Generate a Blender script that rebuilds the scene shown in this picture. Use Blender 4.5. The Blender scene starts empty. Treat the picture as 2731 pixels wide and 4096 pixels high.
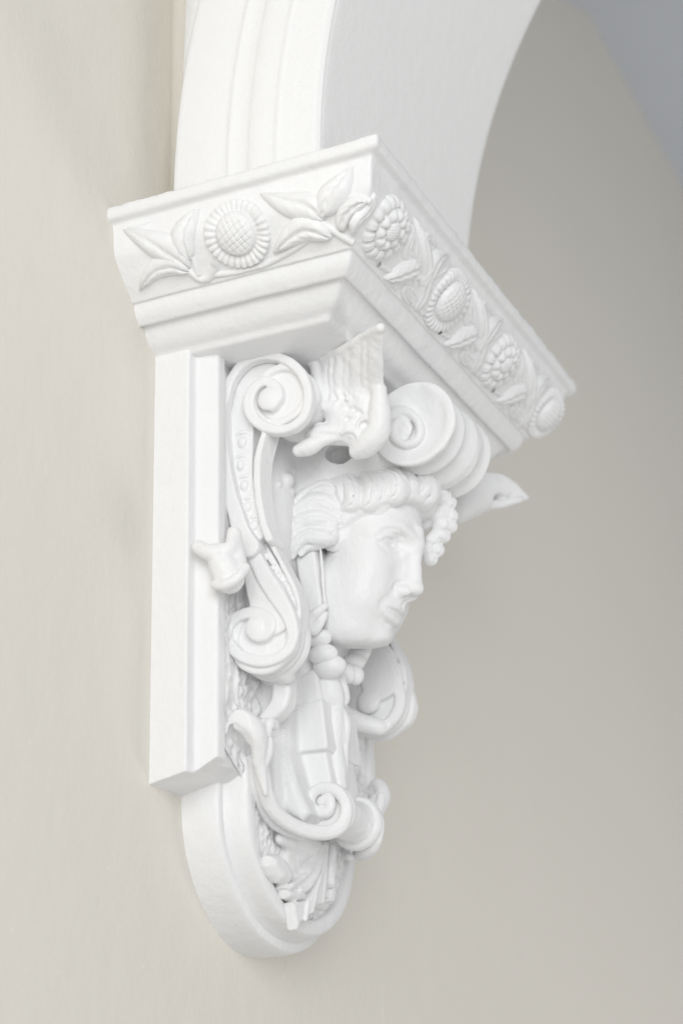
import bpy, bmesh, math, random
import numpy as np
from mathutils import Vector, Matrix, Euler

# ------------------------------------------------------------------ scene, camera, light
S = 0.0005            # one modelling unit is half a millimetre
Z0 = 2.70             # height of the capital's top above the floor, metres
YC = 730              # middle plane of the corbel (units)
sc = bpy.context.scene
def W3(p): return (p[0]*S, p[1]*S, p[2]*S + Z0)

cam_d = bpy.data.cameras.new('camera')
cam = bpy.data.objects.new('camera', cam_d)
sc.collection.objects.link(cam)
cam.matrix_world = Matrix((
    (0.90780520, 0.17672041, 0.38034145, 2087.93*S),
    (0.41868821, -0.32936254, -0.84629811, -3300.83*S),
    (-0.02428792, 0.92751831, -0.37298778, -2374.30*S + Z0),
    (0, 0, 0, 1)))
cam_d.sensor_fit = 'VERTICAL'
cam_d.sensor_height = 36.0
cam_d.lens = 64.286
cam_d.clip_end = 60
cam_d.dof.use_dof = True
cam_d.dof.focus_distance = 4470*S
cam_d.dof.aperture_fstop = 2.7
sc.camera = cam

world = bpy.data.worlds.new('World')
sc.world = world
world.use_nodes = True
world.node_tree.nodes['Background'].inputs[0].default_value = (1.0, 1.0, 0.995, 1)
world.node_tree.nodes['Background'].inputs[1].default_value = 0.45

def area(name, loc, target, size, power, col, spread=180):
    d = bpy.data.lights.new(name, 'AREA')
    d.shape = 'RECTANGLE'; d.size = size[0]; d.size_y = size[1]
    d.energy = power; d.color = col; d.spread = math.radians(spread)
    o = bpy.data.objects.new(name, d)
    sc.collection.objects.link(o)
    o.location = loc
    o.rotation_euler = (Vector(target) - Vector(loc)).to_track_quat('-Z', 'Y').to_euler()
    return o
# tall windows of the near room: soft daylight from the left, behind the camera
area('window_light', (1.75, -3.1, 2.45), (0.1, 0.25, 2.25), (2.3, 2.4), 83, (0.985, 0.993, 1.0))
# added fill lamp low on the right, brightening the wall beyond the arch
area('far_fill_light', (3.2, 2.6, 0.5), (0.0, 1.2, 1.2), (1.6, 1.4), 29, (1.0, 0.98, 0.95))

sc.view_settings.view_transform = 'Standard'
sc.view_settings.look = 'None'
sc.view_settings.exposure = 0.0
sc.view_settings.gamma = 1.0
sc.view_settings.use_curve_mapping = False
sc.render.engine = 'CYCLES'
sc.cycles.max_bounces = 8
sc.cycles.diffuse_bounces = 6

rng = np.random.default_rng(7)
random.seed(7)

# ------------------------------------------------------------------ materials
def nmat(name):
    m = bpy.data.materials.new(name); m.use_nodes = True
    nt = m.node_tree
    return m, nt, nt.nodes['Principled BSDF']
def node(nt, t, **kw):
    n = nt.nodes.new(t)
    for k, v in kw.items():
        if k.startswith('i_'): n.inputs[k[2:].replace('_', ' ')].default_value = v
        else: setattr(n, k, v)
    return n
def paint(name, col, col2, rough, bumps, spec=0.35, mottling=6.0, nibs=0.0):
    m, nt, b = nmat(name)
    L = nt.links.new
    tc = node(nt, 'ShaderNodeTexCoord')
    n0 = node(nt, 'ShaderNodeTexNoise'); n0.inputs['Scale'].default_value = mottling; n0.inputs['Detail'].default_value = 5
    L(tc.outputs['Object'], n0.inputs['Vector'])
    mx = node(nt, 'ShaderNodeMix'); mx.data_type = 'RGBA'
    mx.inputs['A'].default_value = (*col, 1); mx.inputs['B'].default_value = (*col2, 1)
    L(n0.outputs['Fac'], mx.inputs['Factor']); L(mx.outputs['Result'], b.inputs['Base Color'])
    mr = node(nt, 'ShaderNodeMapRange'); mr.inputs['To Min'].default_value = rough-0.08; mr.inputs['To Max'].default_value = rough+0.1
    n1 = node(nt, 'ShaderNodeTexNoise'); n1.inputs['Scale'].default_value = 40; n1.inputs['Detail'].default_value = 3
    L(tc.outputs['Object'], n1.inputs['Vector']); L(n1.outputs['Fac'], mr.inputs['Value']); L(mr.outputs['Result'], b.inputs['Roughness'])
    b.inputs['Specular IOR Level'].default_value = spec
    prev = None
    for (sx, sy, sz), scale, dist, detail in bumps:
        mp = node(nt, 'ShaderNodeMapping'); mp.inputs['Scale'].default_value = (sx, sy, sz)
        L(tc.outputs['Object'], mp.inputs['Vector'])
        n = node(nt, 'ShaderNodeTexNoise'); n.inputs['Scale'].default_value = scale; n.inputs['Detail'].default_value = detail
        L(mp.outputs['Vector'], n.inputs['Vector'])
        bp = node(nt, 'ShaderNodeBump'); bp.inputs['Distance'].default_value = dist; bp.inputs['Strength'].default_value = 1.0
        L(n.outputs['Fac'], bp.inputs['Height'])
        if prev: L(prev.outputs['Normal'], bp.inputs['Normal'])
        prev = bp
    if nibs > 0:                                     # stray lumps of dried paint
        vo = node(nt, 'ShaderNodeTexVoronoi'); vo.inputs['Scale'].default_value = 30
        L(tc.outputs['Object'], vo.inputs['Vector'])
        rp = node(nt, 'ShaderNodeMapRange'); rp.inputs['From Min'].default_value = 0.16; rp.inputs['From Max'].default_value = 0.02
        L(vo.outputs['Distance'], rp.inputs['Value'])
        bp = node(nt, 'ShaderNodeBump'); bp.inputs['Distance'].default_value = nibs; bp.inputs['Strength'].default_value = 0.8
        L(rp.outputs['Result'], bp.inputs['Height']); L(prev.outputs['Normal'], bp.inputs['Normal'])
        prev = bp
    L(prev.outputs['Normal'], b.inputs['Normal'])
    return m
WHITE = paint('white_gloss_paint', (0.835, 0.836, 0.84), (0.87, 0.87, 0.868), 0.42,
              [((1, 1, 0.7), 60, 0.0017, 4), ((1, 1, 0.25), 300, 0.0004, 3)], nibs=0.0005)
ROUGHW = paint('white_stippled_paint', (0.82, 0.82, 0.82), (0.86, 0.86, 0.858), 0.5,
               [((1, 1, 1), 60, 0.0016, 4), ((1, 1, 1), 240, 0.0007, 3)])
ARCHW = paint('white_wall_paint', (0.87, 0.87, 0.868), (0.89, 0.89, 0.885), 0.6,
              [((1, 1, 1), 45, 0.0012, 4), ((1, 1, 1), 260, 0.0005, 3)], spec=0.25)
BEIGE = paint('warm_stone_wall_paint', (0.775, 0.745, 0.678), (0.80, 0.77, 0.705), 0.62,
              [((1, 1, 0.8), 16, 0.0022, 4), ((1, 1, 1), 120, 0.0006, 4)], spec=0.25, mottling=2.0)
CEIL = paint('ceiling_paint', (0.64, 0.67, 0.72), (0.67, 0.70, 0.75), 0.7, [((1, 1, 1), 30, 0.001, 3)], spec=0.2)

# ------------------------------------------------------------------ object helpers
COL = sc.collection
def mesh_from(name, verts, faces, smooth=True, sharp=None):
    me = bpy.data.meshes.new(name)
    if isinstance(verts, np.ndarray):
        v = verts.astype(np.float64) * S; v[:, 2] += Z0
        me.vertices.add(len(v)); me.vertices.foreach_set('co', v.ravel())
        f = np.asarray(faces, dtype=np.int32); n = len(f); k = f.shape[1]
        me.loops.add(n*k); me.loops.foreach_set('vertex_index', f.ravel())
        me.polygons.add(n); me.polygons.foreach_set('loop_start', np.arange(n, dtype=np.int32)*k)
        me.update(calc_edges=True); me.validate()
    else:
        me.from_pydata([W3(p) for p in verts], [], faces); me.update()
    me.polygons.foreach_set('use_smooth', [smooth]*len(me.polygons))
    if sharp is not None and smooth:
        me.set_sharp_from_angle(angle=math.radians(sharp))
    return me
def obj(name, me, mat, parent=None):
    o = bpy.data.objects.new(name, me); COL.objects.link(o)
    if mat is not None and hasattr(me, 'materials'): me.materials.append(mat)
    if parent is not None:
        o.parent = parent; o.matrix_parent_inverse = PINV[parent.name] if parent.name in PINV else Matrix.Identity(4)
    return o
PINV = {}
def empty(name, p, label, cat):
    o = bpy.data.objects.new(name, None); COL.objects.link(o)
    o.location = W3(p); o['label'] = label; o['category'] = cat; o.empty_display_size = 0.05
    PINV[name] = Matrix.Translation(Vector(W3(p))).inverted()
    return o
MIR = Matrix.Translation((0, 2*YC*S, 0)) @ Matrix.Diagonal((1, -1, 1, 1))
def mirrored(o, label=None):
    """a copy of a part (and its pieces) on the other side of the corbel"""
    def cp(src, par):
        c = src.copy(); COL.objects.link(c)
        me = src.data.copy(); me.transform(MIR); me.flip_normals(); c.data = me
        c.parent = par
        if par is not src.parent: c.matrix_parent_inverse = Matrix.Identity(4)
        else: c.matrix_parent_inverse = src.matrix_parent_inverse.copy()
        for ch in [k for k in src.children]:
            cp(ch, c)
        return c
    c = cp(o, o.parent)
    return c
def struct(o): o['kind'] = 'structure'; return o

# ------------------------------------------------------------------ curves
def spline(pts, n=6):
    """Catmull-Rom through pts (any dimension)"""
    P = np.array(pts, float)
    if len(P) < 3: return np.array([P[0] + (P[1]-P[0])*t for t in np.linspace(0, 1, n+1)])
    Q = np.vstack([2*P[0]-P[1], P, 2*P[-1]-P[-2]])
    out = []
    for i in range(len(P)-1):
        p0, p1, p2, p3 = Q[i], Q[i+1], Q[i+2], Q[i+3]
        for t in np.arange(n)/n:
            out.append(0.5*((2*p1)+(-p0+p2)*t+(2*p0-5*p1+4*p2-p3)*t*t+(-p0+3*p1-3*p2+p3)*t**3))
    out.append(P[-1])
    return np.array(out)

# ------------------------------------------------------------------ distance-field sculpting
def vnoise(shape, cell, seed):
    r = np.random.default_rng(seed)
    g = [max(2, int(s/cell)+3) for s in shape]
    A = r.standard_normal(g).astype(np.float32)
    for ax, s in enumerate(shape):
        x = np.arange(s)/cell; i = x.astype(int); f = (x-i).astype(np.float32); f = f*f*(3-2*f)
        sh = [1, 1, 1]; sh[ax] = s
        A = np.take(A, i, ax)*(1-f.reshape(sh)) + np.take(A, i+1, ax)*f.reshape(sh)
    return A
class Vol:
    def __init__(s, lo, hi, h):
        s.lo = np.array(lo, float); s.h = h
        s.n = (np.ceil((np.array(hi)-s.lo)/h)+1).astype(int)
        s.D = np.full(s.n, 60.0, np.float32)
        s.ax = [(s.lo[i]+h*np.arange(s.n[i])).astype(np.float32) for i in range(3)]
    def blk(s, lo, hi, pad):
        a = np.clip(np.floor((np.array(lo)-pad-s.lo)/s.h).astype(int), 0, s.n)
        b = np.clip(np.ceil((np.array(hi)+pad-s.lo)/s.h).astype(int)+1, 0, s.n)
        sl = tuple(slice(a[i], b[i]) for i in range(3))
        return sl, s.ax[0][sl[0]][:, None, None], s.ax[1][sl[1]][None, :, None], s.ax[2][sl[2]][None, None, :]
    def put(s, sl, d, k, op):
        a = s.D[sl]
        if a.size == 0: return
        if op == 'sub':
            d = -d
            if k > 0:
                h = np.maximum(k-np.abs(a-d), 0)/k; s.D[sl] = np.maximum(a, d)+h*h*k*0.25
            else: s.D[sl] = np.maximum(a, d)
        elif op == 'and':
            s.D[sl] = np.maximum(a, d)
        else:
            if k > 0:
                h = np.maximum(k-np.abs(a-d), 0)/k; s.D[sl] = np.minimum(a, d)-h*h*k*0.25
            else: s.D[sl] = np.minimum(a, d)
    def ell(s, c, r, k=8, op='add', rot=None):
        c = np.array(c, float); r = np.array(r, float)
        R = r.max() if rot is not None else r
        sl, X, Y, Z = s.blk(c-R, c+R, k+6)
        x, y, z = X-c[0], Y-c[1], Z-c[2]
        if rot is not None:
            M = np.array(rot)
            x, y, z = (M[0, 0]*x+M[1, 0]*y+M[2, 0]*z, M[0, 1]*x+M[1, 1]*y+M[2, 1]*z, M[0, 2]*x+M[1, 2]*y+M[2, 2]*z)
        k0 = np.sqrt((x/r[0])**2+(y/r[1])**2+(z/r[2])**2)+1e-6
        k1 = np.sqrt((x/r[0]**2)**2+(y/r[1]**2)**2+(z/r[2]**2)**2)+1e-6
        s.put(sl, (k0*(k0-1)/k1).astype(np.float32), k, op)
    def tube(s, pts, rad, k=6, op='add', n=5, flat=None):
        """tapered tube along a smooth path; flat=(axis, factor) squashes it along one axis"""
        P = np.array(pts, float)
        rad = np.interp(np.linspace(0, 1, len(P)), np.linspace(0, 1, len(rad)), rad) if not np.isscalar(rad) else np.full(len(P), float(rad))
        C = spline(np.column_stack([P, rad]), n) if n > 1 else np.column_stack([P, rad])
        sc_ = np.ones(3)
        if flat is not None: sc_[flat[0]] = flat[1]
        rm = C[:, 3].max()
        sl, X, Y, Z = s.blk(C[:, :3].min(0)-rm/sc_.min(), C[:, :3].max(0)+rm/sc_.min(), k+6)
        if s.D[sl].size == 0: return
        T = np.full(s.D[sl].shape, 1e3, np.float32)
        lo = np.array([X.min(), Y.min(), Z.min()])
        for a, b in zip(C[:-1], C[1:]):
            r = max(a[3], b[3]); pad = r/sc_.min()+k+6
            i0 = np.clip(((np.minimum(a[:3], b[:3])-pad-lo)/s.h).astype(int), 0, None)
            i1 = np.clip(((np.maximum(a[:3], b[:3])+pad-lo)/s.h).astype(int)+2, 0, None)
            ss = tuple(slice(i0[i], i1[i]) for i in range(3))
            x, y, z = X[ss[0]]-a[0], Y[:, ss[1]]-a[1], Z[:, :, ss[2]]-a[2]
            d = (b[:3]-a[:3])
            x, y, z, d = x*sc_[0], y*sc_[1], z*sc_[2], d*sc_
            L = d@d+1e-9
            t = np.clip((x*d[0]+y*d[1]+z*d[2])/L, 0, 1)
            q = np.sqrt((x-t*d[0])**2+(y-t*d[1])**2+(z-t*d[2])**2)-(a[3]+(b[3]-a[3])*t)
            T[ss] = np.minimum(T[ss], q)
        s.put(sl, T, k, op)
    def box(s, lo, hi, rnd=6, k=6, op='add', rot=None):
        lo = np.array(lo, float); hi = np.array(hi, float); c = (lo+hi)/2; e = (hi-lo)/2-rnd
        big = e+rnd if rot is None else np.full(3, np.linalg.norm(e)+rnd)
        sl, X, Y, Z = s.blk(c-big, c+big, k+6)
        x, y, z = X-c[0], Y-c[1], Z-c[2]
        if rot is not None:
            M = np.array(rot)
            x, y, z = (M[0, 0]*x+M[1, 0]*y+M[2, 0]*z, M[0, 1]*x+M[1, 1]*y+M[2, 1]*z, M[0, 2]*x+M[1, 2]*y+M[2, 2]*z)
        x, y, z = np.abs(x)-e[0], np.abs(y)-e[1], np.abs(z)-e[2]
        d = np.sqrt(np.maximum(x, 0)**2+np.maximum(y, 0)**2+np.maximum(z, 0)**2)+np.minimum(np.maximum(x, np.maximum(y, z)), 0)-rnd
        s.put(sl, d.astype(np.float32), k, op)
    def lathe_y(s, c, prof, k=4, op='add', shear=(0, 0)):
        """solid turned about an axis along y: prof = [(y, radius)...]; shear moves the axis with y"""
        ys = [p[0] for p in prof]; rs = [p[1] for p in prof]; R = max(rs)
        sl, X, Y, Z = s.blk((c[0]-R-40, min(ys), c[1]-R-40), (c[0]+R+40, max(ys), c[1]+R+40), k+6)
        f = Y-ys[0]
        rr = np.sqrt((X-c[0]-shear[0]*f)**2+(Z-c[1]-shear[1]*f)**2)
        Rr = np.interp(Y.ravel(), ys, rs).reshape(Y.shape)
        d = np.maximum((rr-Rr)*0.85, np.maximum(ys[0]-Y, Y-ys[-1]))
        s.put(sl, d.astype(np.float32), k, op)
    def extr_y(s, poly, y0, y1, rnd=5, k=4, op='add'):
        """polygon in the x-z plane extruded along y with rounded edges"""
        P = np.array([(p[0], p[-1]) for p in poly], float)
        sl, X, Y, Z = s.blk((P[:, 0].min(), y0, P[:, 1].min()), (P[:, 0].max(), y1, P[:, 1].max()), k+8)
        x, z = X[:, 0, :]+0*Z[:, 0, :], Z[:, 0, :]+0*X[:, 0, :]
        d = poly2d(P, x, z)[:, None, :]+rnd
        w = np.abs(Y-(y0+y1)/2)-(y1-y0)/2+rnd
        q = np.minimum(np.maximum(d, w), 0)+np.sqrt(np.maximum(d, 0)**2+np.maximum(w, 0)**2)-rnd
        s.put(sl, q.astype(np.float32), k, op)
    def extr_x(s, poly, x0, x1, rnd=5, k=4, op='add'):
        """polygon in the y-z plane extruded along x with rounded edges"""
        P = np.array([(p[-2], p[-1]) for p in poly], float)
        sl, X, Y, Z = s.blk((x0, P[:, 0].min(), P[:, 1].min()), (x1, P[:, 0].max(), P[:, 1].max()), k+8)
        y, z = Y[0]+0*Z[0], Z[0]+0*Y[0]
        d = poly2d(P, y, z)[None]+rnd
        w = np.abs(X-(x0+x1)/2)-(x1-x0)/2+rnd
        q = np.minimum(np.maximum(d, w), 0)+np.sqrt(np.maximum(d, 0)**2+np.maximum(w, 0)**2)-rnd
        s.put(sl, q.astype(np.float32), k, op)
    def at(s, P):
        q = np.clip(np.rint((np.atleast_2d(P)-s.lo)/s.h).astype(int), 0, s.n-1)
        return s.D[q[:, 0], q[:, 1], q[:, 2]]
    def snap(s, p, d, off=0.0, far=200):
        """first surface point met from p along direction d, moved off units back out"""
        p = np.array(p, float); d = np.array(d, float)/np.linalg.norm(d)
        t = np.arange(0, far, s.h*0.4)
        v = s.at(p+t[:, None]*d)
        i = np.argmax(v < 0)
        return p+d*(t[i]-off)
    def engrave(s, pts, w, amp, n=5):
        """a soft groove (amp > 0) or ridge (amp < 0) along a line lying on the surface"""
        C = spline(np.array(pts, float), n)
        sl, X, Y, Z = s.blk(C.min(0), C.max(0), w*2.6)
        d2 = np.full(s.D[sl].shape, 1e6, np.float32)
        for a, b in zip(C[:-1], C[1:]):
            d = b-a; L = d@d+1e-9
            x, y, z = X-a[0], Y-a[1], Z-a[2]
            t = np.clip((x*d[0]+y*d[1]+z*d[2])/L, 0, 1)
            d2 = np.minimum(d2, (x-t*d[0])**2+(y-t*d[1])**2+(z-t*d[2])**2)
        s.D[sl] += (amp*np.exp(-d2/(w*w))).astype(np.float32)
    def rough(s, amp, cell, seed=1):
        s.D += amp*vnoise(s.D.shape, cell/s.h, seed)
    def mesh(s, name, relax=1):
        D = s.D
        D[0], D[-1], D[:, 0], D[:, -1], D[:, :, 0], D[:, :, -1] = 1, 1, 1, 1, 1, 1
        ins = D < 0
        n = D.shape
        cnt = np.zeros((n[0]-1, n[1]-1, n[2]-1), np.int8)
        cs = [(i, j, k) for i in (0, 1) for j in (0, 1) for k in (0, 1)]
        sub = lambda A, c: A[c[0]:n[0]-1+c[0], c[1]:n[1]-1+c[1], c[2]:n[2]-1+c[2]]
        for c in cs: cnt += sub(ins, c)
        act = (cnt > 0) & (cnt < 8)
        idx = np.argwhere(act)
        vid = np.full(act.shape, -1, np.int32); vid[act] = np.arange(len(idx), dtype=np.int32)
        val = {c: D[idx[:, 0]+c[0], idx[:, 1]+c[1], idx[:, 2]+c[2]] for c in cs}
        acc = np.zeros((len(idx), 3)); num = np.zeros(len(idx))
        for c in cs:
            for a in range(3):
                if c[a] == 0:
                    e = list(c); e[a] = 1; e = tuple(e)
                    v0, v1 = val[c], val[e]
                    m = (v0 < 0) != (v1 < 0)
                    t = v0[m]/(v0[m]-v1[m])
                    p = np.tile(np.array(c, float), (m.sum(), 1)); p[:, a] = t
                    acc[m] += p; num[m] += 1
        V = (idx+acc/num[:, None])*s.h+s.lo
        F = []
        for a in range(3):
            b, c = (a+1) % 3, (a+2) % 3
            s0 = [slice(1, n[0]-1), slice(1, n[1]-1), slice(1, n[2]-1)]
            s0[a] = slice(0, n[a]-1); s1 = list(s0); s1[a] = slice(1, n[a])
            A, B = ins[tuple(s0)], ins[tuple(s1)]
            ch = np.argwhere(A != B)
            if len(ch) == 0: continue
            flip = A[tuple(ch.T)]
            off = np.ones(3, int); off[a] = 0
            ch = ch+off
            def g(db, dc):
                q = ch.copy(); q[:, b] -= db; q[:, c] -= dc
                return vid[q[:, 0], q[:, 1], q[:, 2]]
            quad = np.stack([g(1, 1), g(0, 1), g(0, 0), g(1, 0)], 1)
            quad[~flip] = quad[~flip][:, ::-1]
            F.append(quad)
        F = np.vstack(F)
        for _ in range(relax):
            a = np.zeros_like(V); w = np.zeros(len(V))
            for i in range(4):
                np.add.at(a, F[:, i], V[F[:, (i+1) % 4]]); np.add.at(a, F[:, i], V[F[:, (i-1) % 4]]); np.add.at(w, F[:, i], 2)
            V = V*0.5+0.5*a/w[:, None]
        return mesh_from(name, V, F)
def poly2d(P, x, z):
    d = np.full(x.shape, 1e9); sgn = np.ones(x.shape, bool)
    n = len(P)
    for i in range(n):
        a, b = P[i], P[(i+1) % n]
        e = b-a; wx, wz = x-a[0], z-a[1]
        t = np.clip((wx*e[0]+wz*e[1])/(e@e+1e-9), 0, 1)
        d = np.minimum(d, (wx-e[0]*t)**2+(wz-e[1]*t)**2)
        if a[1] != b[1]:
            cr = ((a[1] > z) != (b[1] > z)) & (x < (b[0]-a[0])*(z-a[1])/(b[1]-a[1])+a[0])
            sgn ^= cr
    return np.sqrt(d)*np.where(sgn, 1, -1)

def rotm(ax, deg):
    return np.array(Matrix.Rotation(math.radians(deg), 3, ax))

# ------------------------------------------------------------------ the setting
def sheet(name, pts, mat):
    return obj(name, mesh_from(name, pts, [tuple(range(len(pts)))], smooth=False), mat)
wl = struct(sheet('wall', [(0, -4200, -5400), (0, 9500, -5400), (0, 9500, 3822), (0, -4200, 3822)], BEIGE))
# ceiling of the far room: level beyond, sloping down towards the arch
cl = obj('ceiling', mesh_from('ceiling', [(-40, 4785, 3815), (9000, 4785, 3815), (9000, 9500, 3815), (-40, 9500, 3815),
                                          (-40, 1200, 2020), (9000, 1200, 2020)],
                              [(0, 1, 2, 3), (4, 5, 1, 0)], smooth=False), CEIL)
struct(cl)
# cross wall with the arch opening: near face, far face and the beige masonry round the arch
AX, AZ, AR = 2518, 100, 2028
def arcp(r, a): return (AX-r*math.cos(a), AZ+r*math.sin(a))
def band_curve(r, n=40, amax=1.5):
    return [(AX-r, -20)]+[arcp(r, a) for a in np.linspace(0, amax, n)]
def arch_wall():
    inner = band_curve(AR+60)
    out = []
    for i, p in enumerate(inner):
        out.append((0, p[1]) if p[1] < 3700 else (0, 3700))
    v = []; f = []
    for y in (330, 1190):
        for a in inner: v.append((a[0], y, a[1]))
        for i, a in enumerate(inner):
            v.append((30 if y == 330 else -30, y, a[1]))
        v.append((-30, y, 3700)); v.append((inner[-1][0], y, 3700))
    n = len(inner); m = 2*n+2
    for s_ in (0, 1):
        o = s_*m
        for i in range(n-1): f.append((o+i, o+i+1, o+n+i+1, o+n+i))
        f.append((o+n-1, o+2*n+1, o+2*n, o+2*n-1))
    f.append((2*n, 2*n+1, m+2*n+1, m+2*n))
    # rounded plaster in the corner where the two walls meet
    b0 = len(v); A = np.linspace(0, math.pi/2, 9)
    for z in (-20, 3700):
        for t in A: v.append((30.3-30*math.sin(t), 300+30*math.cos(t), z))
    for i in range(8): f.append((b0+i, b0+i+1, b0+9+i+1, b0+9+i))
    me = mesh_from('arch_wall', v, f, smooth=False)
    for p in list(me.polygons)[-8:]: p.use_smooth = True
    return me
struct(obj('arch_wall', arch_wall(), BEIGE))

arch = empty('arch', (490, 690, 0), 'white painted arch springing from the top of the corbel, with fluted moulding on its face', 'arch')
def soffit():
    ys = [186, 188, 196, 210]+list(np.linspace(240, 1150, 14))+[1175, 1186, 1190, 1191]
    dr = [14, 6, 1.5, 0]+[0]*14+[0, 2, 6, 16]
    c = list(np.linspace(-20, 90, 6)); A = list(np.linspace(0, 1.45, 70))
    v = []; f = []
    for y, d in zip(ys, dr):
        for z in c: v.append((AX-AR-d, y, z))
        for a in A:
            q = arcp(AR+d, a); v.append((q[0], y, q[1]))
    k = len(c)+len(A)
    for i in range(len(ys)-1):
        for j in range(k-1):
            f.append((i*k+j, i*k+j+1, (i+1)*k+j+1, (i+1)*k+j))
    return mesh_from('soffit', v, f)
obj('soffit', soffit(), ARCHW, arch)
# moulded face of the arch: bands across the radius (distance in from the outer edge, y)
bands = [
    ('outer_band', [(-2, 197), (-1, 174.2), (3, 172.0), (14, 171.3), (40, 169.8), (80, 168.6), (112, 169.8), (138, 172.0), (148, 172.4), (152, 170.5)]),
    ('hollow_band', [(152, 170.5), (156, 168.6), (160, 168.6), (166, 171.3), (182, 173.5), (200, 173.5), (211, 171.3), (215, 169.0)]),
    ('round_band', [(215, 169.0), (222, 167.1), (240, 166.4), (262, 167.6), (278, 169.8), (284, 169.4), (288, 167.6), (294, 167.6)]),
    ('inner_band', [(294, 167.6), (300, 170.5), (306, 171.6), (330, 171.6), (336, 172.7), (340, 173.5), (384, 174.2), (398, 175.0), (405, 186)]),
]
for nm, prof in bands:
    v = []; f = []
    A = [None]*1+list(np.linspace(0, 1.45, 60))
    for a in A:
        for d, y in prof:
            r = AR+405-d
            v.append((AX-r, y, -20) if a is None else (arcp(r, a)[0], y, arcp(r, a)[1]))
    k = len(prof)
    for i in range(len(A)-1):
        for j in range(k-1): f.append((i*k+j, i*k+j+1, (i+1)*k+j+1, (i+1)*k+j))
    obj(nm, mesh_from(nm, v, f), ARCHW, arch)
# flat white margin between the moulding and the beige wall
v = []; f = []
for i, z in enumerate(np.linspace(-20, 1500, 40)):
    a = math.asin(max(0, z-AZ)/(AR+405)); xr = AX-(AR+405)*math.cos(a)
    xl = min(88+0.03*z, xr-4)
    v += [(xl+3, 334, z), (xl, 186, z), (xl+3, 181, z), (xr+14, 180, z)]
    if i: f += [(4*i-4+k, 4*i-3+k, 4*i+1+k, 4*i+k) for k in range(3)]
obj('flat_margin', mesh_from('flat_margin', v, f), ARCHW, arch)

# ------------------------------------------------------------------ the corbel
corbel = empty('corbel', (0, YC, -1715), 'white plaster corbel bracket on the beige wall, carved with a face, scrolls and sunflower capital', 'corbel')

from mathutils import noise as mnoise
def nz(p, f, seed=0.0): return mnoise.noise(Vector((p[0]*f+seed, p[1]*f-seed, p[2]*f+2*seed)))

CPROF = [(60, 0), (14, 0), (5, -1), (1, -5), (0, -12), (1, -26), (3, -31), (8, -35), (17, -36), (23, -38), (26, -43), (27, -49), (30, -58),
         (31, -70), (32, -84), (33, -96), (34, -108), (39, -120), (46, -130), (62, -147), (76, -161), (90, -175), (104, -187), (114, -195),
         (119, -200), (122, -204), (125, -207), (129, -206), (131, -207), (133, -213), (136, -224), (142, -236), (150, -244), (156, -249), (160, -253), (165, -253),
         (168, -248), (176, -247), (183, -250), (186, -256), (190, -262), (195, -268), (202, -278), (212, -287), (224, -294), (233, -297), (239, -301), (243, -307), (247, -312), (252, -313), (258, -313), (300, -313), (350, -313), (420, -313), (520, -313)]
def capital():
    v = []; f = []
    W_, Dp = 1500, 718
    def ring(o, z, ri):
        rc = 7.0
        xs = Dp-o; y0 = o; y1 = W_-o
        pts = []
        for t in np.linspace(-30, xs-rc, 46): pts.append((t, y0, 0, -1))
        for a in np.linspace(-math.pi/2, 0, 5)[1:-1]: pts.append((xs-rc+rc*math.cos(a), y0+rc+rc*math.sin(a), math.cos(a), math.sin(a)))
        for t in np.linspace(y0+rc, y1-34.0, 110): pts.append((xs, t, 1, 0))
        rf = 34.0
        for a in np.linspace(0, math.pi/2, 7)[1:-1]: pts.append((xs-rf+rf*math.cos(a), y1-rf+rf*math.sin(a), math.cos(a), math.sin(a)))
        for t in np.linspace(xs-rf, -30, 30): pts.append((t, y1, 0, 1))
        out = []
        for (x, y, nx, ny) in pts:
            a = 1.6*nz((x, y, z), 0.012, 3)+0.9*nz((x, y, z), 0.05, 9)
            dz = 1.5*nz((x, y, 0), 0.009, 5)
            fd = min(1.0, max(0.0, (247-o)/14)); a *= fd; dz *= fd
            if z > -8:
                a += 3.2*nz((x, y, z), 0.03, 1)+2.0*nz((x, y, z), 0.11, 4); dz += 2.4*nz((x, y, 0), 0.045, 8)
            out.append((x+nx*a, y+ny*a, z+dz))
        return out
    for i, (o, z) in enumerate(CPROF): v += ring(o, z, i)
    k = len(v)//len(CPROF)
    for i in range(len(CPROF)-1):
        for j in range(k-1): f.append((i*k+j, i*k+j+1, (i+1)*k+j+1, (i+1)*k+j))
    f.append(tuple(range(k)))                      # top
    b = (len(CPROF)-1)*k
    f.append(tuple(b+j for j in range(k))[::-1])   # underside
    me = mesh_from('capital', v, f)
    me.polygons[-1].use_smooth = False; me.polygons[-2].use_smooth = False
    return me
cap = obj('capital', capital(), WHITE, corbel)

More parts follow.
